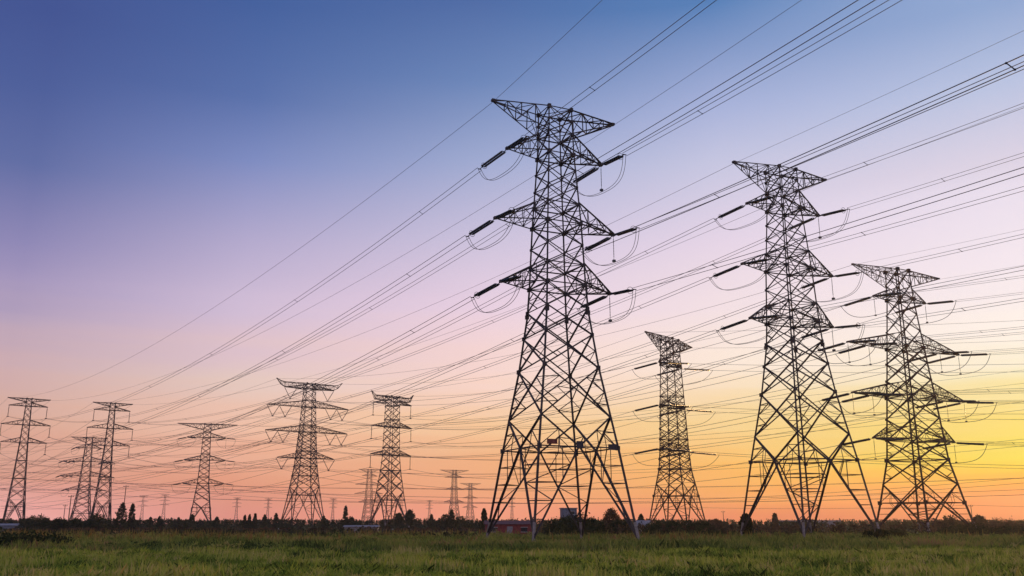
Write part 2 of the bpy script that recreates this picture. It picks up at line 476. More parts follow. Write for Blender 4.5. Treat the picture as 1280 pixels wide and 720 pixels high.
def body_meshes(kind, mat):
    T = TYPES[kind]
    prof, leg, br, red = T['prof'], T['leg'], T['br'], T['red']
    W = lambda z: interp(prof, z)
    H = T['H']
    parts = []
    # four legs, each of its own
    zs = [2.6] + [z for z, _ in prof[1:]]
    for k in range(4):
        m = MB()
        prv = corners(W(2.6), 2.6)[k]
        for z in zs[1:]:
            p = corners(W(z), z)[k]
            m.angle(prv, p, leg * (1 - .45 * z / H), 1 if k % 2 else -1)
            # splice plates at the joints
            m.box(p, (leg * 1.25, leg * 1.25, leg * 1.6))
            prv = p
        parts.append(('leg', m.mesh('leg', mat)))
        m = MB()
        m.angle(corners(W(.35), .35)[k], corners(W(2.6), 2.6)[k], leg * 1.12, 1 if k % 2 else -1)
        parts.append(('leg_base', m.mesh('leg_base', M['leg_skylight'])))  # same steel leg, skylight put into its colour
        m = MB()
        c = corners(W(0), 0)[k]
        m.box((c.x, c.y, .1), (1.1, 1.1, .7))
        m.tube([(c.x, c.y, .4), (c.x, c.y, .62)], [.34, .27], 10)
        parts.append(('footing', m.mesh('footing', M['concrete'])))
    # bracing of each of the four faces' leg portal
    zb, zv = T['beam'], T['vtop']
    m = MB()
    mids, ring = [], {}
    for k in range(4):
        a0, b0 = corners(W(.9), .9)[k], corners(W(.9), .9)[(k + 1) % 4]
        ab, bb = corners(W(zb), zb)[k], corners(W(zb), zb)[(k + 1) % 4]
        av, bv = corners(W(zv), zv)[k], corners(W(zv), zv)[(k + 1) % 4]
        mid = (ab + bb) / 2
        mids.append(mid)
        m.angle(ab, bb, br * .95)
        for foot, top, bcorner in ((a0, av, ab), (b0, bv, bb)):
            m.angle(foot, mid, br * 1.5)
            m.angle(mid, top, br * 1.35)
            n = 4
            lastp = None
            for i in range(1, n + 1):
                t = i / (n + 1)
                z = foot.z + (zb - foot.z) * t
                pl = lerp(foot, bcorner, t)
                pd = lerp(foot, mid, t)
                m.angle(pl, pd, red)
                ring.setdefault((k if foot is a0 else (k + 1) % 4, i), []).append(pd)
                if lastp is not None:
                    m.angle(lastp, pd if i % 2 else pl, red)
                lastp = pl if i % 2 else pd
            m.angle(lastp, lerp(bcorner, mid, .5), red)
            m.angle(lerp(bcorner, mid, .5), lerp(mid, top, .55), red)
            m.angle(lerp(bcorner, top, .5), lerp(mid, top, .55), red)
            m.angle(bcorner, lerp(mid, top, .55), red)
            if zb > 8:
                q = lerp(foot, mid, .62)
                m.angle(q, (q.x, q.y, zb), red)
    for k in range(4):
        m.angle(mids[k], mids[(k + 1) % 4], br * .7)
    for pr in ring.values():
        if len(pr) == 2:
            m.angle(pr[0], pr[1], red)
    for k in range(4):
        for i in (1, 2, 3):
            a_, b_ = ring.get((k, i)), ring.get((k, i + 1))
            if a_ and b_ and len(a_) == 2:
                m.angle(a_[i % 2], b_[(i + 1) % 2], red)
    parts.append(('leg_bracing', m.mesh('leg_bracing', mat)))
    # body lattice
    m = MB()
    X = T['X']
    for k in range(4):
        for z0, z1 in zip(X, X[1:]):
            a0, b0 = corners(W(z0), z0)[k], corners(W(z0), z0)[(k + 1) % 4]
            a1, b1 = corners(W(z1), z1)[k], corners(W(z1), z1)[(k + 1) % 4]
            s = br * (1.15 if W(z0) > 2.9 else .85)
            m.angle(a0, b1, s)
            m.angle(b0, a1, s, -1)
            if W(z0) > 2.7:                    # redundants in the large panels
                w0, w1 = W(z0), W(z1)
                tx = w0 / (w0 + w1)
                x = lerp(a0, b1, tx)
                for c0, c1 in ((a0, a1), (b0, b1)):
                    lm = lerp(c0, c1, .5)
                    m.angle(lm, lerp(c0, x, .5), red)
                    m.angle(lm, lerp(x, c1, .5), red)
                    if w0 > 4:
                        m.angle(lerp(c0, c1, .25), lerp(c0, x, .5), red)
                        m.angle(lerp(c0, c1, .75), lerp(x, c1, .5), red)
            m.box(a1, (s * 1.9, s * 1.9, s * 2.2))
        for z in T['hor']:
            a, b = corners(W(z), z)[k], corners(W(z), z)[(k + 1) % 4]
            m.angle(a, b, br * .9)
    for z in T['hor']:
        c = corners(W(z), z)
        m.angle(c[0], c[2], red)
        m.angle(c[1], c[3], red)
    parts.append(('body_lattice', m.mesh('body_lattice', mat)))

    # arms
    def arm(side, z, L, depth, down, ear=0.0):
        """down: chords drop from a level top chord (top arm) instead of rising to a level bottom chord"""
        m = MB()
        flat = z
        slope = z - depth if down else z + depth
        wf, ws = W(flat), W(slope)
        tip = Vector((side * L, 0, z + ear))
        n = max(4, int(L / 1.9))
        F = [[lerp(Vector((side * wf, s * wf, flat)), tip + Vector((0, s * .18, 0)), i / n) for i in range(n + 1)] for s in (-1, 1)]
        if ear:
            for row in F:
                for i in range(n + 1):
                    t = i / n
                    row[i].z = z + ear * max(0, (t - .8) / .2) ** 1.0
        S = [[lerp(Vector((side * ws, s * ws, slope)), tip + Vector((0, s * .18, -.12 if down else .12)), i / n) for i in range(n + 1)] for s in (-1, 1)]
        if ear and down:
            for row in S:
                for i in range(n + 1):
                    t = i / n
                    row[i].z = (z - depth) + depth * .25 * t + (ear + depth * .7) * max(0, (t - .8) / .2)
        ch = br * .95
        for row in F + S:
            for i in range(n):
                m.angle(row[i], row[i + 1], ch)
        for j in (0, 1):
            for i in range(n):
                if i:
                    m.angle(F[j][i], S[j][i], red)
                m.angle(*((F[j][i], S[j][i + 1]) if i % 2 else (S[j][i], F[j][i + 1])), red)
        for rows in (F, S):
            for i in range(n):
                if i:
                    m.angle(rows[0][i], rows[1][i], red)
                m.angle(*((rows[0][i], rows[1][i + 1]) if i % 2 else (rows[1][i], rows[0][i + 1])), red)
        m.box(tip, (.42, .5, .3))
        return m.mesh('crossarm', mat)

    L, depth, ear = T['top']
    for s in (-1, 1):
        parts.append(('crossarm', arm(s, H, L, depth, True, ear)))
    for z, L, depth, hangs in T['arms']:
        for s in (-1, 1):
            parts.append(('crossarm', arm(s, z, L, depth, False)))
    return parts


def disc_string(m, p, q, rad, pitch=.17, n=8):
    """insulator discs threaded from p to q"""
    d = (q - p)
    k = max(4, int(d.length / pitch))
    pts, rs = [], []
    for i in range(k):
        for t, r in ((.05, .3), (.3, 1), (.62, .9), (.7, .3)):
            pts.append(lerp(p, q, (i + t) / k))
            rs.append(rad * r)
    m.tube(pts, rs, n)


def pylon(kind, loc, rot_deg, label, mat, far_dir=None, near_dir=None, plates=False, fine=True, slopes=(.12, .12)):
    """returns attachment points in world space: {(level, hang, side): (far point, near point)}, level 0 = earth wire"""
    T = TYPES[kind]
    key = (kind, mat.name)
    if key not in _cache:
        _cache[key] = body_meshes(kind, mat)
    root = empty('pylon', loc, R(rot_deg))
    tag(root, label, 'electricity pylon', 'lattice pylons carrying the power lines')
    for n_, me in _cache[key]:
        link(n_, me, root)
    Mw = Matrix.Translation(Vector(loc)) @ Matrix.Rotation(R(rot_deg), 4, 'Z')
    Rl = Matrix.Rotation(-R(rot_deg), 3, 'Z')
    dirs = []
    for d, sl in ((far_dir, slopes[0]), (near_dir, slopes[1])):
        if d is None:
            dirs.append(None)
            continue
        v = Vector((d[0], d[1], 0)).normalized()
        v.z = -sl
        dirs.append(Rl @ v.normalized())
    att = {}
    L, depth, ear = T['top']
    for s in (-1, 1):
        p = Mw @ Vector((s * L, 0, T['H'] + ear - .2))
        att[(0, 0, s)] = (p, p)
    S = T['string']
    thick = .15 if fine else .24
    for li, (z, L, depth, hangs) in enumerate(T['arms'], 1):
        for hi, fr in enumerate(hangs):
            for s in (-1, 1):
                wb = interp(T['prof'], z)
                x = (L if fr == 1 else wb + (L - wb) * fr)
                tip = Vector((s * x, 0, z - .12))
                if T.get('susp') == 'I':
                    m = MB()
                    bot = tip + Vector((0, 0, -S))
                    m.tube([tip, bot], .05, 5)
                    disc_string(m, tip + Vector((0, 0, -.4)), bot + Vector((0, 0, .4)), .2, .25, 6)
                    m.box(bot, (.8, .3, .35))
                    m.build('insulator_string', M['porcelain'], root)
                    att[(li, hi, s)] = (Mw @ bot, Mw @ bot)
                elif T.get('susp') == 'V':
                    m = MB()
                    bot = tip + Vector((0, 0, -S))
                    for e in (-1, 1):
                        top = tip + Vector((e * 2.7, 0, 0))
                        m.tube([top, bot], .05, 5)
                        disc_string(m, lerp(top, bot, .06), lerp(top, bot, .94), .2, .25, 6)
                    m.box(bot, (.8, .3, .4))
                    m.build('insulator_string', M['porcelain'], root)
                    att[(li, hi, s)] = (Mw @ bot, Mw @ bot)
                else:
                    ends = []
                    for d in dirs:
                        if d is None:
                            ends.append(None)
                            continue
                        side = d.cross(Vector((0, 0, 1))).normalized()
                        a = tip + d * .9
                        b = tip + d * (S - .9)
                        e = tip + d * S
                        m = MB()
                        m.tube([tip, a - d * .3], .05, 6)
                        for o in (-.22, .22):
                            disc_string(m, a + side * o, b + side * o, thick)
                        so = m.build('insulator_string', M['porcelain'], root)
                        m = MB()
                        m.tube([a - d * .15 - side * .32, a - d * .15 + side * .32], .06, 6)
                        m.build('yoke', M['steel'], so)
                        m = MB()
                        m.tube([b + d * .1 - side * .32, b + d * .1 + side * .32], .06, 6)
                        m.tube([b, e], .055, 6)
                        m.tube([e - side * .26, e + side * .26], .06, 6)
                        if fine:           # grading ring round the live end
                            ring = [b + (side * math.cos(t) + side.cross(d) * math.sin(t)) * .42 - d * .15 for t in np.linspace(0, 2 * math.pi, 13)]
                            m.tube(ring, .03, 5, False)
                        m.build('yoke', M['steel'], so)
                        ends.append(e)
                    att[(li, hi, s)] = tuple(Mw @ e if e is not None else None for e in ends)
                    # jumper loop from one dead end to the other
                    if ends[0] is not None and ends[1] is not None:
                        low = tip + Vector((s * .5, 0, -T['drop']))
                        A, B = ends
                        offs = (-.22, .22) if fine else (0,)
                        m = MB()
                        sv_ = (B - A).cross(Vector((0, 0, 1))).normalized()
                        for o in offs:
                            pts = []
                            n = 22
                            for i in range(n + 1):
                                t = i / n
                                base = lerp(A, B, t)
                                zc = A.z * (1 - t) + B.z * t
                                k = 1 - abs(2 * t - 1) ** 2.6
                                kp = 1 - (2 * t - 1) ** 2
                                pull = (low.xy - ((A + B) / 2).xy) * kp
                                bul = (t - .5)
                                out = (B - A) * .05 * math.sin(2 * math.pi * t) * -1
                                pts.append(Vector((base.x + pull.x, base.y + pull.y, zc + (low.z - (A.z + B.z) / 2) * k)) + sv_ * o + Vector((out.x, out.y, 0)))
                            m.tube(pts, .032 if fine else .06, 5)
                        m.build('jumper_loop', M['cable'], root)
                        if (s > 0 or kind == 'broad') and kind != 'tall':
                            m = MB()
                            hb = low + Vector((-s * .5, 0, .1))
                            m.tube([tip, hb], .03, 5)
                            disc_string(m, lerp(tip, hb, .12), lerp(tip, hb, .85), .06 if fine else .08, .2, 6)
                            m.box(hb, (.35, .35, .28))
                            m.build('jumper_insulator', M['porcelain'], root)
    if plates:
        zb, w = T['beam'], interp(T['prof'], T['beam'])
        for nm, m_, p, sz in (('number_plate', M['plate_red'], (-w * .7, -w - .16, zb + .5), (1.3, .06, .5)),
                              ('warning_plate', M['plate_dark'], (0, -w - .16, zb + .25), (.9, .06, .75)),
                              ('warning_plate', M['plate_dark'], (w * .86, -w - .16, zb + .1), (1.3, .06, .6))):
            m = MB()
            m.box(p, sz)
            m.box((p[0], p[1], p[2] - sz[2] * .5 - .03), (max(sz[0], .08), max(sz[1], .08), .05))
            m.build(nm, m_, root)
    return root, att


def parab(a, b, sag, n=40):
    a, b = Vector(a), Vector(b)
    return [lerp(a, b, t) - Vector((0, 0, 4 * sag * t * (1 - t))) for t in np.linspace(0, 1, n + 1)]


def span(a, b, sag, label, group, rad=.03, twin=True, spacers=7, sep=.6, name='power_line', tilt=.42):
    a, b = Vector(a), Vector(b)
    if not twin:
        m = MB()
        m.tube([p - a for p in parab(a, b, sag)], rad, 5)
        o = m.build(name, M['cable'], None, a)
        return tag(o, label, 'overhead cable', group)
    root = empty(name, a)
    tag(root, label, 'overhead cable', group)
    side = (b - a).cross(Vector((0, 0, 1))).normalized() + Vector((0, 0, tilt))
    pts = [p - a for p in parab(a, b, sag, 48)]
    for s in (-.5, .5):
        m = MB()
        m.tube([p + side * (s * sep) for p in pts], rad, 5)
        m.build('conductor', M['cable'], root)
    for k in range(spacers):
        t = (k + .35) / spacers
        c = lerp(a, b, t) - Vector((0, 0, 4 * sag * t * (1 - t))) - a
        m = MB()
        m.tube([side * (-sep * .55), side * (sep * .55)], .035, 5)
        for s in (-.5, .5):
            m.box(side * (s * sep), (.09, .09, .09))
        m.build('spacer', M['steel'], root, c)
    return root


SIDE = {-1: 'left', 1: 'right'}
HAZE = True
# ------------------------------------------------------------------ ground
def noise2(x, y, s, seed=0):
    return (np.sin(x / s * 1.7 + seed) * np.cos(y / s * 1.3 - seed * 2) + .5 * np.sin(x / s * 3.9 + y / s * 2.1 + seed * 5) + .3 * np.cos(x / s * 7.3 - y / s * 6.1 + seed))


def ground_z(x, y):
    x = np.asarray(x, dtype=float); y = np.asarray(y, dtype=float)
    near = np.clip(1 - np.hypot(x, y - 60) / 400, 0, 1)
    return .07 * noise2(x, y, 9, 1.3) * near


xs = np.concatenate([[-2000, -1200, -700, -400], np.arange(-260, 261, 4.0), [400, 700, 1200, 2000]])
ys = np.concatenate([[-1300, -500, -100], np.arange(-20, 300, 4.0), [400, 600, 1000, 1500, 2300]])
gx, gy = np.meshgrid(xs, ys)
gv = np.stack([gx.ravel(), gy.ravel(), ground_z(gx, gy).ravel()], 1)
nx = len(xs)
idx = np.arange(len(gv)).reshape(gx.shape)
gf = np.stack([idx[:-1, :-1].ravel(), idx[:-1, 1:].ravel(), idx[1:, 1:].ravel(), idx[1:, :-1].ravel()], 1)
g = link('ground', np_mesh('ground', gv, gf, M['ground'], smooth=True))
tag(g, kind='structure')

# bare earth track crossing behind the scrub on the right
tv, tf = [], []
px_ = [(22, 128, 2.0), (40, 122, 2.6), (56, 120, 3.0), (72, 121, 2.6), (95, 126, 2.0), (130, 132, 1.6)]
for i, (x, y, w) in enumerate(px_):
    for k in (-1, 1):
        tv.append((x, y + k * w, .16))
for i in range(len(px_) - 1):
    tf.append((2 * i, 2 * i + 2, 2 * i + 3, 2 * i + 1))
tag(link('path', np_mesh('path', tv, tf, M['track'])), kind='structure')

# ------------------------------------------------------------------ the pylons
far = (-.6, .8)
far2 = (-.61, .79)
near = (.395, -.92)
ST, SB, SP = M['steel'], M['steel_brown'], M['steel_pale']
T1, a1 = pylon('big', (5.6, 111.3, 0), 24.6, 'tallest lattice pylon in the middle of the field, nearest of all', ST, far, near, plates=True)
T2, a2 = pylon('big', (41.1, 132.0, 0), 24.8, 'second largest dark pylon, with one leg column seen down its middle', ST, far2, (.43, -.9))
T3, a3 = pylon('broad', (87.6, 202.0, 0), 27, 'brown pylon with wide double arms nearest the sunset glow', SB, (-.66, .75), (.47, -.88), fine=False)
T4, a4 = pylon('tall', (46.8, 268.8, 0), 54, 'slim reddish pylon with hooked arms between the two biggest pylons on the right', SB, (-.75, .66), (.9, -.42), fine=False)
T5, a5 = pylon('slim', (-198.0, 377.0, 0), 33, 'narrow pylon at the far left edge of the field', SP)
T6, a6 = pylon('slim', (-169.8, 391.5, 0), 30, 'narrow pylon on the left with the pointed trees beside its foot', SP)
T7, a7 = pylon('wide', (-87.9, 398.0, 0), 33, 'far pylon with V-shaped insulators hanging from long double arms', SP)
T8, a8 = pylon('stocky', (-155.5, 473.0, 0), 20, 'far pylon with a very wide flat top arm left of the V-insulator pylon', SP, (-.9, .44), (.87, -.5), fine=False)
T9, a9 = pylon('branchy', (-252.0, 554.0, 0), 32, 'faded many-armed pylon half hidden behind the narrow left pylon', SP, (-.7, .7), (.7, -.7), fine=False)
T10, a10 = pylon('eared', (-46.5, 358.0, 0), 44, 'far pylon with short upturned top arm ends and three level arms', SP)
LEV = {1: 'upper', 2: 'middle', 3: 'lower', 4: 'lowest'}


def out(p, d, L, dz=0):
    v = Vector((d[0], d[1], 0)).normalized() * L
    return p + v + Vector((0, 0, dz))


def carry(att, other, name, far_end, group, sag, rad, twin=True, spacers=7, which=0, gsag=None, towards='', remap=None):
    """string every phase of a line from one pylon to the next (or on out of the scene)"""
    for (lv, h, s), pts in att.items():
        p = pts[which]
        if p is None:
            continue
        k = (lv, h, s)
        if other is not None:
            if k not in other:
                k = remap(k) if remap else None
                if k is None or k not in other:
                    continue
            q = other[k][1] if other[k][1] is not None else other[k][0]
        else:
            q = out(p, *far_end)
        if lv == 0:
            span(p, q, gsag or sag * .8, 'thin wire from %s tip of the %s top arm, %s' % (SIDE[s], name, towards), group, rad * .75, False)
        else:
            arm = '%s %s%s arm' % (LEV[lv], ('inner ' if h == 0 and len([1 for (l2, h2, s2) in att if l2 == lv and s2 == s]) > 1 else ''), SIDE[s])
            span(p, q, sag, '%s cable from %s, %s, %s' % ('twin' if twin else 'dark', arm, name, towards), group, rad, twin, spacers, tilt=-.42 if which == 0 else .42)


carry(a1, None, 'tallest pylon', (near, 330, 0), 'cables of the tallest pylon', 7, .032, which=1, towards='rising off the top right')
carry(a1, a5, 'tallest pylon', None, 'cables of the tallest pylon', 12, .034, which=0, towards='sagging far left', spacers=8)
carry(a2, None, 'second largest pylon', ((.43, -.9), 330, 0), 'cables of the second largest pylon', 6, .028, which=1, towards='leaving right')
carry(a2, a6, 'second largest pylon', None, 'cables of the second largest pylon', 11, .036, which=0, towards='sagging far left', spacers=8)
carry(a3, None, 'brown pylon', ((.47, -.88), 330, 0), 'cables of the brown wide-armed pylon', 9, .03, which=1, towards='leaving right', spacers=5)
carry(a3, a7, 'brown pylon', None, 'cables of the brown wide-armed pylon', 9, .05, which=0, towards='running away left', twin=False)
carry(a4, None, 'hooked-arm pylon', ((.9, -.42), 330, 0), 'cables of the hooked-arm pylon', 8, .045, which=1, towards='leaving right', twin=False)
carry(a4, a10, 'hooked-arm pylon', None, 'cables of the hooked-arm pylon', 5, .05, which=0, towards='running left', twin=False)
carry(a5, None, 'leftmost pylon', ((-.62, .78), 300, 0), 'cables of the far left pylons', 9, .05, which=0, towards='leaving left', twin=False)
carry(a6, None, 'pylon by the pointed trees', ((-.62, .78), 330, 0), 'cables of the far left pylons', 9, .05, which=0, towards='leaving left', twin=False)
carry(a7, None, 'V-insulator pylon', ((-.72, .69), 460, 0), 'cables of the V-insulator pylon', 14, .055, which=0, towards='sagging left', twin=False)
carry(a8, None, 'flat-topped pylon', ((.87, -.5), 420, 0), 'cables of the wide flat-topped pylon', 11, .05, which=1, towards='running right', twin=False)
carry(a8, None, 'flat-topped pylon', ((-.9, .44), 420, 0), 'cables of the wide flat-topped pylon', 11, .055, which=0, towards='running left', twin=False)
carry(a9, None, 'faded many-armed pylon', ((-.7, .7), 300, 0), 'cables of the faded many-armed pylon', 10, .055, which=0, towards='leaving left', twin=False)
carry(a10, a9, 'upturned-arm pylon', None, 'cables of the pylon with upturned arm ends', 9, .055, which=0, towards='running left', twin=False)

# two more circuits that cross low behind everything, carried by pylons outside the picture
for i, (x0, y0, x1, y1, hh, sg) in enumerate([(-330, 560, 480, 330, 30, 13), (-330, 563, 480, 333, 23, 13), (-300, 646, 520, 486, 31, 16)]):
    for j, e in enumerate((0, 6)):
        span((x0, y0 + e, hh), (x1, y1 + e, hh + 4), sg,
             '%s nearly level distant cable low across the sky, %s one of its pair' % (('first', 'second', 'third', 'fourth', 'lowest')[i], ('front', 'rear')[j]),
             'level distant cables crossing behind the pylons', .055, False)

# far pylons along the horizon
_small = {}


def far_pylon(px, Y, Hs, kind, label, z=0):
    X = (px - 640) / 1150 * (Y * .9688 + 10)
    T = TYPES[kind]
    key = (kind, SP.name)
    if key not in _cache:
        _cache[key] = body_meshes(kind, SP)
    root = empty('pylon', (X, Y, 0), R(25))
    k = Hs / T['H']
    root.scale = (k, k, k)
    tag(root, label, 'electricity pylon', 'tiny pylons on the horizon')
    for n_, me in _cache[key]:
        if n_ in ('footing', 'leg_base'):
            continue
        link(n_, me, root)


for args in [(568, 830, 48, 'stocky', 'faint pylon on the horizon left of the tallest pylon, the taller of a pair'),
             (588, 1010, 44, 'stocky', 'faint pylon on the horizon close beside the left foot of the tallest pylon'),
             (462, 780, 46, 'branchy', 'faint many-armed pylon on the horizon just left of the upturned-arm pylon'),
             (180, 1250, 38, 'slim', 'tiny faint pylon right of the pointed trees, first of two'),
             (207, 1200, 38, 'slim', 'tiny faint pylon second to the right of the pointed trees'),
             (297, 1350, 38, 'slim', 'tiny faint pylon just right of the wide flat-topped pylon'),
             (336, 1400, 38, 'slim', 'tiny faint pylon just left of the V-insulator pylon'),
             (417, 1400, 38, 'slim', 'tiny faint pylon just right of the V-insulator pylon'),
             (537, 1600, 40, 'slim', 'tiniest faint pylon midway between the upturned-arm pylon and the tallest pylon'),
             (640, 1500, 42, 'slim', 'tiny faint pylon seen between the legs of the tallest pylon')]:
    far_pylon(*args)


# ------------------------------------------------------------------ poles with wires
def util_pole(x, y, h, label, arm=True):
    root = empty('utility_pole', (x, y, 0))
    tag(root, label, 'utility pole', 'utility poles')
    m = MB(); m.tube([(0, 0, 0), (0, 0, h)], [.2, .13], 8); m.build('pole', M['wood'], root)
    if arm:
        m = MB(); m.box((0, 0, h - .5), (2.0, .14, .16)); m.build('crossarm', M['wood'], root)
        for k in (-.85, 0, .85):
            m = MB(); m.tube([(k, 0, h - .42), (k, 0, h - .3), (k, 0, h - .12)], [.05, .11, .06], 6); m.build('insulator', M['porcelain'], root)
    return root


def at(px, Y, z=0):
    return ((px - 640) / 1150 * (Y * .9688 + (z - EYE) * .2477), Y, z)


poles = [(84, 330, 12.0, 'wooden utility pole behind the rounded bushes on the left'),
         (78, 420, 10.5, 'thinner utility pole just left of another behind the bushes'),
         (152, 360, 16.5, 'tall bare pole above the pointed trees'),
         (1217, 400, 10.0, 'utility pole alone on the right under the sunset'),
         (905, 520, 9.0, 'small distant pole right of the slim reddish pylon')]
pp = []
for px, Y, h, lab in poles:
    x, y, _ = at(px, Y)
    util_pole(x, y, h, lab)
    pp.append(Vector((x, y, h - .1)))
for k, (a, b) in enumerate([(pp[0], pp[2]), (pp[2], Vector((-60, 430, 12))), (pp[3], Vector((70, 440, 10))), (pp[3], Vector((320, 390, 10)))]):
    span(a, b, 1.2, ['low wire strung between the two left utility poles', 'low wire running right from the tall bare pole', 'low wire running left from the lone right utility pole', 'low wire running right from the lone right utility pole'][k], 'low utility wires', .05, False)


# ------------------------------------------------------------------ small buildings
def house(name, loc, rz, size, roof_h, wall_m, roof_m, label, cat, windows=(), door=None, flat=False):
    w, d, h = size
    root = empty(name, loc, rz)
    tag(root, label, cat)
    m = MB(); m.box((0, 0, h / 2), (w, d, h)); m.build('wall', wall_m, root)
    m = MB()
    if flat:
        m.box((0, 0, h + roof_h / 2), (w + .3, d + .3, roof_h))
    else:
        b = len(m.v)
        e = .35
        for x in (-w / 2 - e, w / 2 + e):
            m.v += [Vector((x, -d / 2 - e, h - .1)), Vector((x, d / 2 + e, h - .1)), Vector((x, 0, h + roof_h))]
        m.f += [(0, 2, 1), (3, 4, 5), (0, 3, 5, 2), (1, 2, 5, 4), (0, 1, 4, 3)]
    m.build('roof', roof_m, root)
    for (x, z, ww, hh) in windows:
        m = MB(); m.box((x, -d / 2 - .02, z), (ww, .08, hh)); f = m.build('window', M['glass'], root)
        m = MB()
        for a, bx in (((x, z + hh / 2 + .04), (ww + .16, .08)), ((x, z - hh / 2 - .04), (ww + .16, .08))):
            m.box((a[0], -d / 2 - .04, a[1]), (bx[0], .1, bx[1]))
        m.build('frame', M['pale_wall'], f)
    if door:
        x, ww, hh = door
        m = MB(); m.box((x, -d / 2 - .03, hh / 2), (ww, .08, hh)); m.build('door', M['roof'], root)
    return root


house('red_shed', at(636, 185), 0.1, (9, 4, 2.4), .6, M['red_wall'], M['red_roof'], 'low red-walled shed behind the left foot of the tallest pylon', 'shed', [(-3, 1.3, 1.2, .8), (2.8, 1.3, 1.2, .8)], (0, 1.1, 1.9))
house('grey_hut', at(711, 190), .15, (2.9, 2.6, 5.3), .18, M['grey_wall'], M['roof'], 'square blue-grey hut top standing over a dark bush behind the tallest pylon', 'hut', [(0.5, 4.5, .8, .6)], None, True)
house('white_hut', at(804, 200), -.3, (2.6, 3, 2.0), 1.1, M['pale_wall'], M['roof'], 'little white hut left of the foot of the slim reddish pylon', 'hut', [(.4, 1.2, .6, .5)], (-.7, .8, 1.7))
house('pale_barn', at(4, 300), .05, (16, 8, 1.9), .5, M['grey_wall'], M['roof'], 'long low grey barn at the far left edge under the narrow pylon', 'barn', [(-6, 1.3, 1.4, .7), (0, 1.3, 1.4, .7), (6, 1.3, 1.4, .7)])
house('flat_workshop', at(1009, 460), 0, (30, 9, 3.6), .3, M['roof'], M['roof'], 'long flat-roofed grey workshop on the horizon behind the second largest pylon', 'workshop', [(-8, 2, 2, 1), (0, 2, 2, 1), (8, 2, 2, 1)], None, True)
for px, Y, w, h, lab in [(452, 262, 9, .75, 'low grey greenhouse in the scrub right of the V-insulator pylon')]:
    house('greenhouse', at(px, Y), 0, (w, 4, h + .9), .3, M['roof'], M['roof'], lab, 'greenhouse', [(-3, .9, 1.6, .5), (0, .9, 1.6, .5), (3, .9, 1.6, .5)])


# ------------------------------------------------------------------ leaves, trees, bushes
rng = np.random.default_rng(11)


def leaf_faces(cent, size, hue, flat=.0):
    """one quad-ish leaf clump (two triangles) per centre, random orientation"""
    n = len(cent)
    a = rng.normal(size=(n, 3)); a /= np.linalg.norm(a, axis=1)[:, None]
    b = rng.normal(size=(n, 3)); b -= (a * b).sum(1)[:, None] * a; b /= np.linalg.norm(b, axis=1)[:, None]
    s = (size * rng.uniform(.5, 1.2, n))[:, None]
    v = np.stack([cent - a * s, cent + b * s * .45, cent + a * s, cent - b * s * .45], 1).reshape(-1, 3)
    f = np.arange(n * 4).reshape(n, 4)
    return v, f, np.repeat(hue, 4)


def crown_pts(shape, w, h, n):
    """leaf positions: clumps over the crown's volume"""
    nc = max(14, n // 16)
    t = rng.uniform(0, 1, nc)
    ang = rng.uniform(0, 2 * np.pi, nc)
    rr = rng.uniform(.15, 1, nc) ** .5
    if shape == 'cone':
        z = .08 + .92 * t ** 1.25
        r = (1 - z) ** .6 * .62 * w * rr + .06
        cs = .09 * w
    elif shape == 'column':
        z = .06 + .94 * t
        r = np.sqrt(np.clip(1 - (2 * z - 1) ** 4, 0, 1)) * .5 * w * rr * (1.25 - .75 * z)
        cs = .1 * w
    elif shape == 'mound':
        z = t ** .8 * (.55 + .45 * rng.uniform(0, 1, nc))
        r = np.sqrt(np.clip(1 - z ** 2, 0, 1)) * .5 * w * rr
        cs = .06 * w
    else:   # round crown on a trunk
        z = .28 + .72 * t
        q = (z - .64) / .36
        r = np.sqrt(np.clip(1 - q ** 2, .03, 1)) * .5 * w * rr
        cs = .1 * w
    c = np.stack([r * np.cos(ang), r * np.sin(ang), z * h], 1)
    which = rng.integers(0, nc, n)
    p = c[which] + rng.normal(size=(n, 3)) * cs * .55
    p[:, 2] = np.clip(p[:, 2], .02, None)
    ch = rng.uniform(.2, .8, nc)
    return p, ch[which] + rng.normal(0, .08, n)


def tree(name, cat, loc, w, h, shape, label, group, n=500, leaf=.3, mat='leaf', trunk=True):
    root = empty(name, loc, random.uniform(0, 6))
    tag(root, label, cat, group)
    p, hu = crown_pts(shape, w, h, n)
    v, f, hh = leaf_faces(p, leaf, hu)
    link('crown', np_mesh('crown', v, f, M[mat], hh), root)
    m = MB()
    th = h * (.8 if shape in ('cone', 'column') else .6)
    r0 = max(.07, h * .022)
    lean = random.uniform(-.03, .03) * h
    m.tube([(0, 0, 0), (lean * .4, 0, th * .4), (lean, 0, th)], [r0, r0 * .75, r0 * .3], 6)
    for k in range(6):
        a = random.uniform(0, 6.28); z0 = th * random.uniform(.25, .85)
        m.tube([(lean * z0 / th, 0, z0), (math.cos(a) * w * .32, math.sin(a) * w * .32, z0 + h * .12)], [r0 * .4, r0 * .12], 4)
    m.build('trunk', M['bark'], root)
    return root


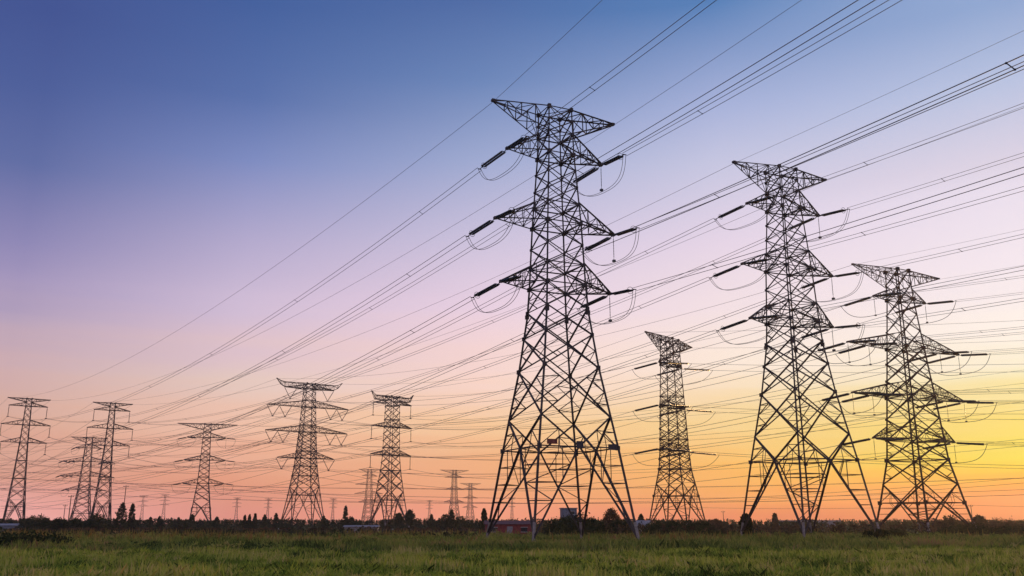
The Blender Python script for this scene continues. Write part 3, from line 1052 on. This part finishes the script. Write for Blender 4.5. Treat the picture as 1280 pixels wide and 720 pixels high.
# distinct trees and bushes along the field's far edge (px along the horizon, distance, width, height)
D1 = 'trees and bushes along the far edge of the field'
for px, Y, w, h, sh, lab, nm in [
    (150, 330, 4.4, 9.2, 'cone', 'broader of two dark pointed trees by the narrow left pylon', 'pointed_tree'),
    (163, 335, 2.6, 9.0, 'column', 'thinner of two dark pointed trees by the narrow left pylon', 'pointed_tree'),
    (44, 260, 9.5, 4.6, 'mound', 'wide rounded dark bush near the left edge', 'bush'),
    (73, 262, 5.6, 4.0, 'mound', 'small rounded bush second from the left edge', 'bush'),
    (95, 270, 6.2, 3.8, 'mound', 'small rounded bush between the utility pole and the narrow left pylon', 'bush'),
    (121, 262, 8.2, 4.9, 'mound', 'rounded dark bush at the foot of the faded many-armed pylon', 'bush'),
    (187, 350, 3.0, 5.2, 'cone', 'little pointed tree just right of the pair of pointed trees', 'small_tree'),
    (198, 350, 2.2, 5.6, 'column', 'slim little tree third along from the pointed pair', 'small_tree'),
    (222, 352, 2.0, 5.2, 'column', 'slim little tree left of the wide flat-topped pylon', 'small_tree'),
    (239, 350, 3.2, 6.4, 'cone', 'pointed little tree at the left foot of the wide flat-topped pylon', 'small_tree'),
    (270, 350, 3.2, 5.4, 'cone', 'pointed little tree at the right foot of the wide flat-topped pylon', 'small_tree'),
    (305, 360, 2.0, 6.2, 'column', 'first spiky tree left of the V-insulator pylon', 'small_tree'),
    (311, 358, 2.0, 6.6, 'column', 'second spiky tree left of the V-insulator pylon', 'small_tree'),
    (318, 362, 2.4, 7.0, 'cone', 'third spiky tree left of the V-insulator pylon', 'small_tree'),
    (330, 356, 3.4, 6.4, 'cone', 'fuller spiky tree close left of the V-insulator pylon', 'small_tree'),
    (344, 360, 2.8, 7.0, 'column', 'dark narrow tree touching the left leg of the V-insulator pylon', 'small_tree'),
    (404, 350, 3.0, 5.8, 'cone', 'little tree at the right leg of the V-insulator pylon', 'small_tree'),
    (431, 362, 2.0, 8.8, 'column', 'tall thin tree right of the V-insulator pylon', 'small_tree'),
    (438, 352, 4.0, 5.0, 'mound', 'low bush under the tall thin tree', 'bush'),
    (498, 350, 3.4, 6.0, 'round', 'round tree between the legs of the upturned-arm pylon', 'small_tree'),
    (512, 350, 3.6, 7.0, 'round', 'round tree at the right leg of the upturned-arm pylon', 'small_tree'),
    (539, 360, 2.4, 5.6, 'cone', 'pointed shrub on the skyline left of the scrubby knoll', 'small_tree'),
    (556, 330, 6.0, 5.4, 'mound', 'dark bush on the skyline below the taller faint pylon', 'bush'),
    (564, 332, 3.0, 6.9, 'cone', 'pointed top rising from the bush below the taller faint pylon', 'small_tree'),
    (575, 328, 6.0, 4.8, 'mound', 'dark bush on the skyline below the second faint pylon', 'bush'),
    (605, 225, 1.6, 5.8, 'column', 'thin dark tree at the left foot of the tallest pylon', 'small_tree'),
    (618, 240, 3.0, 3.6, 'mound', 'small bush by the red shed', 'bush'),
    (722, 150, 8.6, 4.1, 'mound', 'big dark bush in the middle under the tallest pylon', 'bush'),
    (700, 155, 6.0, 3.3, 'mound', 'smaller bush overlapping the left side of the big bush under the tallest pylon', 'bush'),
    (741, 158, 5.0, 3.2, 'mound', 'smaller bush at the right side of the big bush under the tallest pylon', 'bush'),
    (765, 190, 5.0, 5.0, 'cone', 'reddish dark tree right of the big bush under the tallest pylon', 'small_tree'),
    (776, 172, 5.4, 3.2, 'mound', 'bush in front of the reddish tree by the right leg of the tallest pylon', 'bush'),
    (802, 240, 2.0, 4.6, 'cone', 'little pointed shrub behind the white hut', 'small_tree'),
    (830, 160, 8.0, 2.9, 'mound', 'low bush left of the foot of the slim reddish pylon', 'bush'),
    (852, 165, 8.5, 3.0, 'mound', 'low bush in front of the foot of the slim reddish pylon', 'bush'),
    (876, 170, 6.0, 2.9, 'mound', 'low bush right of the foot of the slim reddish pylon', 'bush'),
    (893, 230, 5.0, 3.4, 'mound', 'brownish bush on the skyline right of the slim reddish pylon', 'bush'),
    (934, 137, 1.7, 3.7, 'round', 'dark ball of leaves at the left leg of the second largest pylon', 'bush'),
    (970, 300, 1.8, 5.4, 'round', 'tiny round tree seen through the legs of the second largest pylon', 'small_tree'),
    (1094, 118, 4.0, 1.7, 'mound', 'low dark bush at the right foot of the second largest pylon', 'bush'),
    (1118, 128, 4.2, 1.7, 'mound', 'small dark bush between the second largest pylon and the brown wide-armed pylon', 'bush'),
    (1186, 230, 8.5, 4.0, 'mound', 'reddish brown mound of bush right of the foot of the brown wide-armed pylon', 'bush'),
    (1226, 250, 3.4, 4.2, 'round', 'small dark tree under the lone right utility pole', 'small_tree'),
    (1255, 260, 13, 3.4, 'mound', 'wide brown bush at the right edge of the field', 'bush'),
    (1210, 165, 10, 2.3, 'mound', 'dark green low bush in front of the reddish mound on the right', 'bush'),
    (1265, 150, 8, 1.9, 'mound', 'dark green low bush at the lower right edge', 'bush'),
    (20, 92, 11, 1.4, 'mound', 'dark clump of reeds at the left edge of the near grass', 'bush'),
]:
    if nm == 'small_tree' and px < 405:
        w, h = w * .72, h * .86
    brown = px > 880 and Y > 200 or px in (765,)
    tree(nm, 'tree' if nm != 'bush' else 'bush', at(px, Y), w, h, sh, lab, D1, n=int(3200 if w < 5 else 4200), leaf=.30 if Y > 200 else .2, mat='leaf_brown' if brown else 'leaf')


def strip(name, label, cat, segs, mat, per_m, leaf, hue0=.5):
    """continuous far hedge or scrub: leaf clumps heaped along a ragged belt"""
    P, Hh = [], []
    for (x0, y0, x1, y1, depth, h0, h1) in segs:
        L = math.hypot(x1 - x0, y1 - y0)
        nc = int(L * 2.6)
        t = rng.uniform(0, 1, nc)
        cx = x0 + (x1 - x0) * t
        cy = y0 + (y1 - y0) * t + rng.uniform(-depth / 2, depth / 2, nc)
        hh = (h0 + (h1 - h0) * t) * (.80 + .20 * rng.uniform(0, 1, nc) ** 3) * (1 + .10 * noise2(cx, cy, 14, 3))
        n = int(L * per_m)
        w = rng.integers(0, nc, n)
        r = rng.normal(size=(n, 3))
        z = rng.uniform(0, 1, n) ** .75
        P.append(np.stack([cx[w] + r[:, 0] * .8 * (1.15 - z), cy[w] + r[:, 1] * .8 * (1.15 - z), z * hh[w]], 1))
        Hh.append(np.clip(hue0 + .3 * rng.normal(size=nc)[w] + .1 * r[:, 2], 0, 1))
    p = np.concatenate(P); hu = np.concatenate(Hh)
    v, f, h4 = leaf_faces(p, leaf, hu)
    o = link(name, np_mesh(name, v, f, M[mat], h4))
    tag(o, label, cat, kind='stuff')


strip('far_woodland', 'dark low belt of trees along the whole horizon', 'woodland',
      [(-330, 372, -60, 372, 26, 4.3, 4.3), (-60, 372, 60, 350, 22, 4.3, 4.0), (60, 350, 300, 330, 26, 3.6, 3.3),
       (-520, 620, 500, 620, 40, 5.5, 5.0)], 'leaf', 130, .42)
strip('scrub', 'brown and dark green scrub between the field and the tree belt', 'scrub',
      [(20, 190, 190, 185, 36, 2.7, 2.4), (9, 165, 60, 165, 22, 2.4, 2.4), (-150, 230, 20, 215, 30, 1.5, 1.9)], 'leaf_brown', 90, .26, .45)
strip('green_scrub', 'dark green undergrowth heaped round the pylon feet', 'undergrowth',
      [(-110, 150, -5, 132, 14, 1.25, 1.3), (6, 138, 30, 142, 12, 1.9, 1.7), (30, 150, 130, 140, 16, 1.6, 1.3), (-170, 205, -20, 180, 22, 1.3, 1.5)], 'leaf', 80, .2, .7)


# ------------------------------------------------------------------ grass and weeds
def wedge(n, y0, y1, power=1.0, margin=6):
    """random points of the field between two distances, inside a fan as wide as a view of it needs"""
    y = y0 + (y1 - y0) * rng.uniform(0, 1, n) ** power
    x = rng.uniform(-1, 1, n) * (y * .60 + margin)
    return x, y


def blades(name, label, cat, x, y, h, w, hue, mat, lean=.35):
    n = len(x)
    a = rng.uniform(0, 2 * np.pi, n)
    z = ground_z(x, y)
    base = np.stack([x, y, z - .02], 1)
    side = np.stack([np.cos(a), np.sin(a), np.zeros(n)], 1) * (w / 2)[:, None]
    ld = np.stack([rng.normal(size=n), rng.normal(size=n), np.zeros(n)], 1) * (h * lean)[:, None]
    mid = base + ld * .3 + np.array([0, 0, 1]) * (h * .55)[:, None]
    tip = base + ld + np.array([0, 0, 1]) * (h * (1 - .12 * rng.uniform(size=n)))[:, None]
    v = np.stack([base - side, base + side, mid + side * .8, tip, mid - side * .8], 1).reshape(-1, 3)
    f = np.arange(n * 5).reshape(n, 5)
    o = link(name, np_mesh(name, v, f, M[mat], np.repeat(hue, 5)))
    tag(o, label, cat, kind='stuff')


nt_ = 15000
tx, ty = wedge(nt_, 38, 102, 1.25)
tuft_h = np.clip(.30 + .14 * noise2(tx, ty, 4.5, 2) + rng.normal(0, .13, nt_), .12, .85)
tuft_hue = np.clip(rng.normal(.42, .26, nt_) + .12 * noise2(tx, ty, 3.1, 5), 0, 1)
w = np.repeat(np.arange(nt_), 15)
x = tx[w] + rng.normal(0, .22, len(w)); y = ty[w] + rng.normal(0, .2, len(w))
blades('grass', 'short green field grass in front of the pylons', 'grass', x, y, tuft_h[w] * rng.uniform(.6, 1.15, len(w)), rng.uniform(.04, .09, len(w)),
       np.clip(tuft_hue[w] + rng.normal(0, .06, len(w)), 0, 1), 'grass', .45)
# taller seeding stalks in drifts through the near grass
x, y = wedge(42000, 38, 78, 1.0)
k = (noise2(x, y, 5, 4) + rng.normal(0, .25, len(x))) > .72
x, y = x[k], y[k]
blades('tall_grass_stalks', 'yellowish taller grass stalks standing in drifts in the near field', 'grass', x, y,
       rng.uniform(.5, .95, len(x)), rng.uniform(.03, .06, len(x)), np.clip(rng.normal(.72, .15, len(x)), 0, 1), 'grass', .2)

# weeds: clumps
nc = 5200
cx, cy = wedge(nc, 82, 150, 1.1, 10)
edge = 84 + 9 * noise2(cx, cx * 0, 23, 1.1) + 6 * (cx > 15)
keep = cy > edge
cx, cy = cx[keep], cy[keep]
ch = (.7 + .6 * rng.uniform(0, 1, len(cx)) ** 1.5 + .18 * noise2(cx, cy, 9, 6)).clip(.3, 2.0)
chue = np.clip(rng.normal(.5, .16, len(cx)) + .12 * noise2(cx, cy, 12, 8), 0, 1)
per = 42
w = np.repeat(np.arange(len(cx)), per)
x = cx[w] + rng.normal(0, .75, len(w)); y = cy[w] + rng.normal(0, .6, len(w))
blades('tall_weeds', 'rank green and reddish weeds round the pylon feet', 'weeds', x, y, ch[w] * rng.uniform(.45, 1.1, len(w)),
       rng.uniform(.06, .13, len(w)), np.clip(chue[w] + rng.normal(0, .1, len(w)), 0, 1), 'weeds', .28)

# rusty dock and reed seed heads standing over the weeds, mostly on the left
x, y = wedge(5500, 104, 165, 1.0, 10)
k = (noise2(x, y, 17, 9) + rng.normal(0, .3, len(x)) + .5 * (x < -10)) > .55
x, y = x[k], y[k]
blades('dock_seed_heads', 'rusty brown seed heads standing over the weeds', 'weeds', x, y, rng.uniform(1.3, 2.0, len(x)),
       rng.uniform(.12, .26, len(x)), np.clip(rng.normal(.5, .2, len(x)), 0, 1), 'rust', .15)
strip('rank_undergrowth', 'broad-leaved green growth heaped between the near grass and the scrub', 'undergrowth',
      [(-75, 96, -20, 92, 10, .9, .8), (-90, 120, -8, 112, 14, 1.2, 1.0), (-14, 106, 30, 108, 10, .8, .9), (34, 112, 90, 108, 12, .9, .9), (-110, 140, 100, 136, 16, 1.3, 1.3)], 'weeds', 105, .15, .45)

# ------------------------------------------------------------------ haze
m = MB()
m.box((0, 500, 35), (4400, 3900, 72.5))
hz = bpy.data.materials.new('evening_haze')
hz.use_nodes = True
nt = hz.node_tree
nt.nodes.clear()
pv = nt.nodes.new('ShaderNodeVolumePrincipled')
pv.inputs['Color'].default_value = (1.0, .96, .94, 1)
pv.inputs['Density'].default_value = .00013
pv.inputs['Anisotropy'].default_value = .7
oo = nt.nodes.new('ShaderNodeOutputMaterial')
nt.links.new(pv.outputs[0], oo.inputs['Volume'])
if HAZE:
    h = m.build('haze', hz)
    tag(h, kind='stuff')
